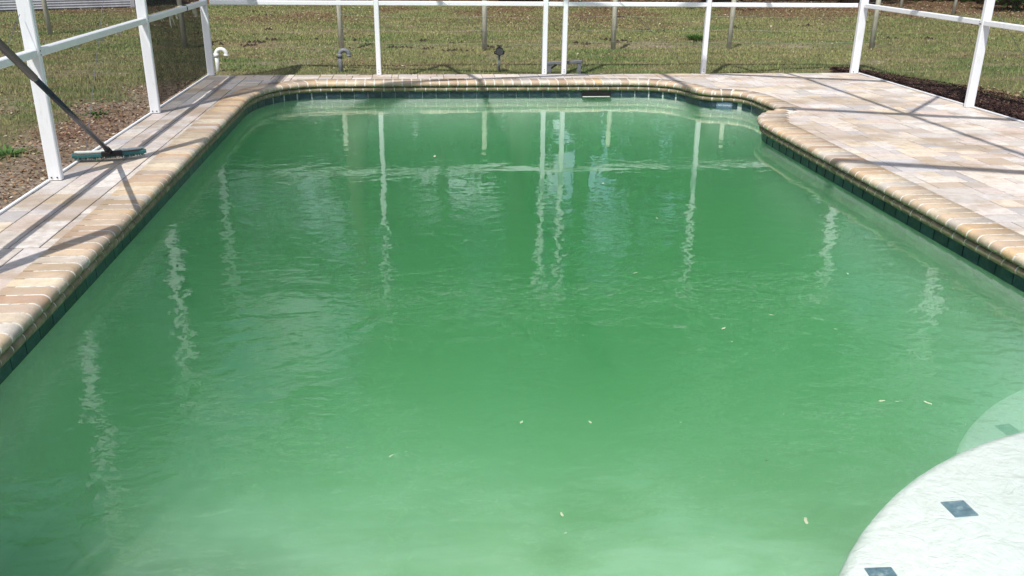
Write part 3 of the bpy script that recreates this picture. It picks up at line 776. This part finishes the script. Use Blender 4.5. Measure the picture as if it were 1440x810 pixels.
# mulch bed
V = []; Fc = []; nr = 26; nc = 14
for j in range(nr+1):
    y = 3.0+(11.75-3.0)*j/nr; xo = mulchedge(y)
    for i in range(nc+1):
        x = GX1+(xo-GX1)*i/nc; e_ = min(i, nc-i)/nc; V.append((x, y, -.072+.035*smooth(0, .25, e_)+.014*vn(x, y, 5, 11)-(.03 if i == nc else 0)))
for j in range(nr):
    for i in range(nc): a = j*(nc+1)+i; Fc.append((a, a+1, a+nc+2, a+nc+1))
link('mulch_bed', mesh('mulch_bed', V, Fc, M['mulch'], True), None, kind='structure')
P = []
for k in range(26000):
    y = rng.uniform(5, 11.7); xo = mulchedge(y); x = rng.uniform(GX1+.01, xo+.06)
    P.append((x, y, -.035+.014*vn(x, y, 5, 11)+.012*rng.random()))
P = np.array(P)
link('mulch_chips', trimesh('mulch_chips', quads(P, rng.uniform(.006, .015, len(P)), .6, .35), M['chip'], 4), None, kind='stuff', label='dark brown mulch chips along the right deck edge', category='mulch')
P = []
for k in range(2200):
    y = rng.uniform(7, 10.2); x = mulchedge(y)+abs(rng.normal(0.05, .22)); P.append((x, y, gz(x, y)+.02))
P = np.array(P); link('fallen_leaves', trimesh('fallen_leaves', quads(P, rng.uniform(.010, .024, len(P)), .5), M['litter'], 4), None, kind='stuff', label='dry leaf litter just outside the dark mulch bed', category='leaves')
# weed tufts
def tuft(x, y, r_, hh, n, m, label):
    VV = []
    for k in range(n):
        a = rng.uniform(0, 6.28); d = abs(rng.normal(0, r_)); bx, by = x+d*math.cos(a)*.5, y+d*math.sin(a)*.5; z = gz(bx, by)
        w_ = rng.uniform(.008, .016); h_ = hh*rng.uniform(.4, 1); tx, ty = bx+math.cos(a)*d, by+math.sin(a)*d
        VV += [(bx-w_*math.sin(a), by+w_*math.cos(a), z+h_*.3), (bx, by, z), (bx+w_*math.sin(a), by-w_*math.cos(a), z+h_*.3), (tx, ty, z+h_)]
    o = link('weed', trimesh('weed', np.array(VV), m, 4), None); o['label'] = label; o['category'] = 'weed'
p = unproj(977, 58, -.1); tuft(p.x, p.y, .16, .12, 160, M['shrubleaf'], 'bright green leafy weed in the lawn left of the fourth far cage post')
p = unproj(12, 222, -.1); tuft(p.x, p.y, .10, .05, 60, M['shrubleaf'], 'low green weed on the bare soil at the left picture edge')
p = unproj(135, 163, -.1); tuft(p.x, p.y, .09, .035, 50, M['shrubleaf'], 'flat green weed at the soil edge right of the near left post')

# ------------------------------------------------------------------ wire fences
def fence(name, label, posts, wires, hgt):
    f = thing(name, label, 'fence')
    for (x, y, h_, lx) in posts:
        z = gz(x, y); MB().tube([(x, y, z-.1), (x+lx*.5, y, z+h_*.5), (x+lx, y, z+h_)], [.042, .040, .038], 10).link('post', M['wood'], f, True)
    for zz_ in wires:
        pl = []
        for a, b_ in zip(posts[:-1], posts[1:]):
            for k in range(8):
                u_ = k/8; pl.append((a[0]+(b_[0]-a[0])*u_, a[1]+(b_[1]-a[1])*u_-.05, zz_-.03*math.sin(math.pi*u_)))
        pl.append((posts[-1][0], posts[-1][1]-.05, zz_)); MB().tube(pl, .0012, 5).link('wire', M['wire'], f)
    return f
fence('wire_fence', 'low wire fence on thin weathered wood posts crossing the lawn behind the pool', [(-8.7, 14.9, 1.35, .02), (-6.15, 16.3, 1.35, .02), (-3.6, 14.81, 1.35, .01), (-1.151, 14.54, 1.4, -.02), (1.08, 14.24, 1.4, 0), (3.19, 14.5, 1.4, -.01), (5.12, 14.5, 1.4, .02), (7.6, 14.55, 1.35, .0), (11.5, 14.6, 1.35, 0)][3:8], (.02, .21, .42, .64), 1.3)
fence('wire_fence', 'weathered wood posts of the left side fence in front of the metal shed', [(-11.2, 20.2, 1.35, .02), (-6.27, 16.6, 1.45, -.06), (-3.6, 14.81, 1.35, -.02)], (.42, .64), 1.3)
fence('wire_fence', 'pale wood posts of the fence in the shade at upper right', [(12.3, 22.4, 1.5, .1), (13.33, 21.72, 1.5, .12), (16.5, 20.6, 1.4, 0)], (.5, .8), 1.3)

# ------------------------------------------------------------------ shed with corrugated wall
d = Vector((2.45, 1.38, 0)).normalized(); p1 = Vector((-6.75, 23.1, -.1)); Lw = 13
sh = thing('metal_shed', 'grey white shed with horizontal corrugated metal wall at upper left', 'shed', tuple(p1), rz=math.atan2(d.y, d.x))
b = MB(); nr = 44; hh = 2.46
for k in range(nr*4+1):
    z = hh*k/(nr*4); yy = .012*math.cos(2*math.pi*k/4)
    b.V += [(-Lw, yy, z+.03), (0, yy, z+.03)]
    if k: a = 2*k; b.F.append((a-2, a-1, a+1, a))
b.link('corrugated_wall', M['siding'], sh, True)
MB().box(-.03, .06, -.03, 5.0, -.05, hh+.03).link('side_wall', M['siding'], sh)
MB().box(-Lw, -.03, -.03, .03, -.1, .029).link('base_skirt', M['black'], sh)
MB().bar((-Lw-.2, 2.4, hh+.5), (.3, 2.4, hh+.5), 5.6, .06, (0, -.22, 1)).link('roof', M['roof'], sh)

# ------------------------------------------------------------------ trees (mirrored in the water, their shade falls behind the lawn)
def tree_meshes(seed, hgt, crown0, rad, nleaf, conic=False):
    rr = random.Random(seed); tb = MB(); top = Vector((rr.uniform(-.5, .5), rr.uniform(-.5, .5), hgt*.93))
    trunk = [Vector((top.x*(i/7)**1.5+rr.uniform(-.12, .12)*(i > 0), top.y*(i/7)**1.5+rr.uniform(-.12, .12)*(i > 0), hgt*.93*i/7-.2*(i == 0))) for i in range(8)]
    r0 = .018*hgt+.05; tb.tube(trunk, [r0*(1.25 if i == 0 else 1-.85*i/7) for i in range(8)], 9)
    cl_ = []
    for k in range(26 if not conic else 34):
        u_ = rr.uniform(crown0, .97); z = hgt*.93*u_; i = min(6, int(u_*7)); base = trunk[i].lerp(trunk[i+1], u_*7-i)
        a = rr.uniform(0, 6.283); env = math.sin(math.pi*min(1, max(.06, (u_-crown0)/(1-crown0)*.82+.16))) if not conic else 1.05-(u_-crown0)/(1-crown0)
        L_ = rad*env*rr.uniform(.6, 1.1); e = base+Vector((math.cos(a)*L_, math.sin(a)*L_, L_*rr.uniform(.05, .5)))
        mid_ = base.lerp(e, .5)+Vector((0, 0, -.05*L_)); tb.tube([base, mid_, e], [r0*.28, r0*.17, r0*.05], 5)
        for q in range(4): cl_.append((base.lerp(e, rr.uniform(.45, 1.1))+Vector((rr.gauss(0, .3), rr.gauss(0, .3), rr.gauss(0, .3))), rr.uniform(.5, 1.15)*rad*.26))
    VV = []; per = nleaf//len(cl_)
    g = np.random.default_rng(seed)
    for c_, r_ in cl_:
        nn = g.normal(0, 1, (per, 3)); nn /= np.linalg.norm(nn, axis=1)[:, None]; rad_ = r_*g.random(per)**.45
        P = np.array(c_)+nn*rad_[:, None]*np.array([1.15, 1.15, .75])
        t1 = g.normal(0, 1, (per, 3)); t1 /= np.linalg.norm(t1, axis=1)[:, None]; t2 = np.cross(nn, t1); s_ = g.uniform(.07, .15, per)[:, None]
        VV.append(np.stack([P-t1*s_, P-t2*s_*.55, P+t1*s_, P+t2*s_*.55], 1).reshape(-1, 3))
    return tb.me('trunk', M['bark'], True), trimesh('crown', np.concatenate(VV), M['leaf'], 4)
protos = [tree_meshes(11, 13, .30, 4.2, 9000), tree_meshes(12, 15, .42, 4.0, 9000), tree_meshes(13, 11, .22, 3.9, 8000), tree_meshes(14, 16, .5, 3.2, 7000, True)]
places = [(-1.8, 26.8, 0, 1.15), (2.9, 26.2, 1, 1.1), (8.9, 26.6, 2, 1.3), (12.8, 25.6, 0, 1.2), (17.3, 26, 1, 1.1), (-6.4, 29.5, 2, 1.0), (5.9, 30.5, 3, 1.1), (-10.5, 31, 0, 1.05), (-13.5, 27, 2, 1.2), (-18.5, 26, 0, 1.2), (-19, 18, 1, .9), (-15, 32, 1, 1.2), (-24, 21, 2, 1.1), (20.5, 30, 2, 1.1), (25.5, 33, 0, 1.0), (1.0, 38, 1, 1.15), (9.8, 38, 3, 1.2), (14, 40, 0, 1.3), (-16, 40, 2, .9), (-24, 42, 0, .8), (30, 30, 1, .9), (5.5, 42, 3, 1.2), (-3.5, 44, 1, 1.0), (19, 24.5, 2, .75), (23, 20, 0, .8)]
for k, (x, y, v, s_) in enumerate(places):
    o = thing('tree', 'tall leafy tree in the row behind the lawn, mirrored dark in the pool', 'tree', (x, y, -.15), 'trees mirrored in the pool', rz=random.uniform(0, 6)); s_ *= 1.3 if y < 28 else 1.12; o.scale = (s_, s_, s_)
    link('trunk', protos[v][0], o); link('crown', protos[v][1], o)
# low hedge of shade plants under the trees
g = np.random.default_rng(5); P = []
for k in range(42000):
    x = g.uniform(-13, 36); y = 29.6+g.normal(0, .7)-max(0, (x-12))*.22; gap_ = .22 if 4.6 < x < 8.8 and vn(x, 0, 1.9, 31) > .10 else 1; P.append((x, y, -.1+6.0*gap_*g.random()**1.2*(1+.4*vn(x, 0, .5, 3))))
P = np.array(P); link('undergrowth', trimesh('undergrowth', quads(P, g.uniform(.12, .26, len(P)), 1.2, .7), M['leaf'], 4), None, kind='stuff', label='dark undergrowth below the trees behind the lawn', category='undergrowth')
# leafy shrub at upper right corner
def shrub(x, y, hh, rad, n, label):
    s_ = thing('shrub', label, 'shrub', (x, y, gz(x, y))); b_ = MB(); rr = random.Random(int(x*10))
    for k in range(9):
        a = rr.uniform(0, 6.28); L_ = rad*rr.uniform(.4, .9); b_.tube([(0, 0, -.05), (math.cos(a)*L_*.4, math.sin(a)*L_*.4, hh*.45), (math.cos(a)*L_, math.sin(a)*L_, hh*rr.uniform(.7, .95))], [.02, .014, .006], 6)
    b_.link('stems', M['bark'], s_); g = np.random.default_rng(int(x*7)); nn = g.normal(0, 1, (n, 3)); nn /= np.linalg.norm(nn, axis=1)[:, None]
    P = nn*(g.random(n)**.4)[:, None]*np.array([rad, rad, hh*.5])*(1+.25*np.sin(nn[:, :1]*7)); P[:, 2] += hh*.52
    link('foliage', trimesh('foliage', quads(P, g.uniform(.03, .065, n), .9, .55), M['shrubleaf'], 4), s_)
shrub(16.1, 23.4, 1.6, 1.0, 3200, 'bright green leafy shrub beyond the right cage post at the upper right corner')
shrub(18.2, 23.8, 1.3, 1.0, 2200, 'second green shrub beside the bright one, cut by the right picture edge')

# ------------------------------------------------------------------ pipes and garden fittings behind the far deck edge
def cane(x, y, r_, h_, m, name, label, rad):
    o = thing(name, label, 'pipe', (x, y, gz(x, y)))
    z0 = gz(x, y); b_ = MB(); b_.tube([(0, 0, -.1), (.004, 0, h_*.5), (.0, 0, h_)], r_, 14); b_.link('riser', m, o, True)
    pts_ = [(rad-rad*math.cos(a), 0, h_+rad*math.sin(a)) for a in [math.pi*k/10*1.12 for k in range(11)]]
    MB().tube(pts_, r_*1.02, 14).link('bend', m, o, True)
    MB().tube([(0, 0, h_-.035), (0, 0, h_+.012)], r_*1.25, 14).link('collar', m, o, True)
    MB().tube([pts_[-2], pts_[-1]], r_*1.22, 14).link('mouth', m, o, True)
    return o
cane(-2.50, 11.78, .026, .215, M['pvc'], 'vent_pipe', 'white plastic candy cane pipe standing behind the far left cage corner', .062)
cane(-.962, 11.75, .027, .215, M['greypipe'], 'vent_pipe', 'grey hooked plastic pipe standing in the grass left of the first far post', .058)
o = thing('garden_spotlight', 'black garden spotlight on a thin stake beside the middle of the far deck edge', 'spotlight', (1.078, 11.70, gz(1.078, 11.7)))
MB().tube([(0, 0, -.1), (0, 0, .215)], .014, 10).link('stake', M['greypipe'], o, True)
b = MB(); b.tube([(0, .045, .27), (0, -.01, .268), (0, -.055, .262)], [.040, .052, .056], 8); b.link('lamp_head', M['black'], o)
MB().tube([(-.062, 0, .262), (-.062, 0, .232), (0, 0, .212), (.062, 0, .232), (.062, 0, .262)], .009, 6).link('bracket', M['black'], o)
MB().box(-.03, .03, -.05, .04, .322, .332, .002).link('hood', M['black'], o)
t = NT('lamp_glass'); M['glass'] = t.done(t.pr((.05, .05, .055), .1))
MB().tube([(0, -.056, .262), (0, -.060, .262)], .047, 8).link('lens', M['glass'], o)
o = thing('pipe_arch', 'dark grey square arch of pool plumbing pipe behind the double far posts', 'pipe', (1.92, 11.62, gz(1.92, 11.62)))
MB().bar((-.195, 0, -.1), (-.195, 0, .10), .045, .045, (0, 1, 0)).link('leg', M['greypipe'], o)
MB().bar((.195, 0, -.1), (.195, 0, .12), .05, .05, (0, 1, 0)).link('leg', M['greypipe'], o)
MB().bar((-.23, 0, .125), (.235, 0, .147), .05, .036).link('crossbar', M['greypipe'], o)
MB().bar((-.10, 0, .112), (-.175, 0, .06), .03, .02).link('gusset', M['black'], o)

# ------------------------------------------------------------------ pool brush
br = thing('pool_brush', 'teal and white pool brush with long dark blue pole on the left deck', 'pool brush', (-2.215, 6.56, 0), rz=math.atan2(.133, .42))
def arc(u_): return (u_*.225, .030*(1-u_*u_)*-1+.0, 0)
b = MB(); secs = [arc(-1+2*k/14) for k in range(15)]
for k in range(14):
    a, c_ = secs[k], secs[k+1]; b.bar((a[0], a[1], .052), (c_[0], c_[1], .052), .034, .016)
b.link('brush_back', M['brushback'], br)
for nme, m, y0, z0, z1, sz, nb_ in (('bristles', M['bristle'], -.004, .044, .010, .013, 420), ('upper_bristles', M['bristlew'], .026, .052, .070, .014, 420)):
    VV = []
    for k in range(nb_):
        u_ = rng.uniform(-1, 1); a = arc(u_); yy = a[1]+y0+rng.normal(0, sz*.45); xx = a[0]+rng.normal(0, .002)
        w_ = .0028; VV += [(xx-w_, yy, z0), (xx+w_, yy, z0), (xx+rng.normal(0, .004)+u_*.006, yy+rng.normal(0, .004)+(.012 if z1 > z0 else 0), z1+rng.normal(0, .002))]
    link(nme, trimesh(nme, np.array(VV), m), br)
b = MB()
for k in range(14):
    a, c_ = secs[k], secs[k+1]; b.bar((a[0], a[1]+.026, .060), (c_[0], c_[1]+.026, .060), .030, .022)
b.link('white_edge', M['bristlew'], br)
b = MB()
for k in range(14):
    a, c_ = secs[k], secs[k+1]; b.bar((a[0], a[1]-.008, .045), (c_[0], c_[1]-.008, .045), .040, .022)
b.link('teal_edge', M['bristle'], br)
MB().box(-.055, .085, -.058, -.012, .035, .068, .006).link('bracket', M['black'], br)
for u_ in (-1, 1): a = arc(u_); MB().tube([(a[0]-.01*u_, a[1], .045), (a[0]+.022*u_, a[1], .045)], [.022, .014], 8).link('end_cap', M['bristle'], br)
base = Vector((-2.20, 6.53, .06)); e = Vector((-1.85, 4.3, 1.047)); far_ = base+(e-base)*1.45
inv = (Matrix.Translation((-2.215, 6.56, 0)) @ Matrix.Rotation(math.atan2(.133, .42), 4, 'Z')).inverted()
MB().tube([inv @ base, inv @ (base+(e-base)*.8)], .0165, 14).link('pole', M['pole'], br, True)
MB().tube([inv @ (base+(e-base)*.78), inv @ far_], .0195, 14).link('outer_pole', M['polegrip'], br, True)
MB().tube([inv @ (base+(e-base)*-.01), inv @ (base+(e-base)*.05)], .021, 12).link('socket', M['black'], br, True)

# ------------------------------------------------------------------ unseen building added left behind the camera so its eave shades the water
hs = thing('added_shade_house', 'unseen pale building added to shade the near left pool water', 'added_shade_house', (-5.4, -3.0, 0))
M['stucco'] = plain('pale_stucco', (.62, .58, .50), .9, var=.06)
MB().box(-3.4, 3.1, -4.0, 3.05, -.1, 2.86).link('wall', M['stucco'], hs)
b = MB(); b.V = [(-4.0, -4.6, 2.9), (3.74, -4.6, 2.9), (3.74, 3.68, 2.9), (-4.0, 3.68, 2.9), (-4.0, -4.6, 3.02), (3.74, -4.6, 3.02), (3.74, 3.68, 3.02), (-4.0, 3.68, 3.02), (-1.0, -.4, 4.3), (.8, -.4, 4.3)]
b.F = [(3, 2, 1, 0), (0, 1, 5, 4), (1, 2, 6, 5), (2, 3, 7, 6), (3, 0, 4, 7), (4, 5, 9, 8), (5, 6, 9), (6, 7, 8, 9), (7, 4, 8)]
b.link('roof', M['roof'], hs)
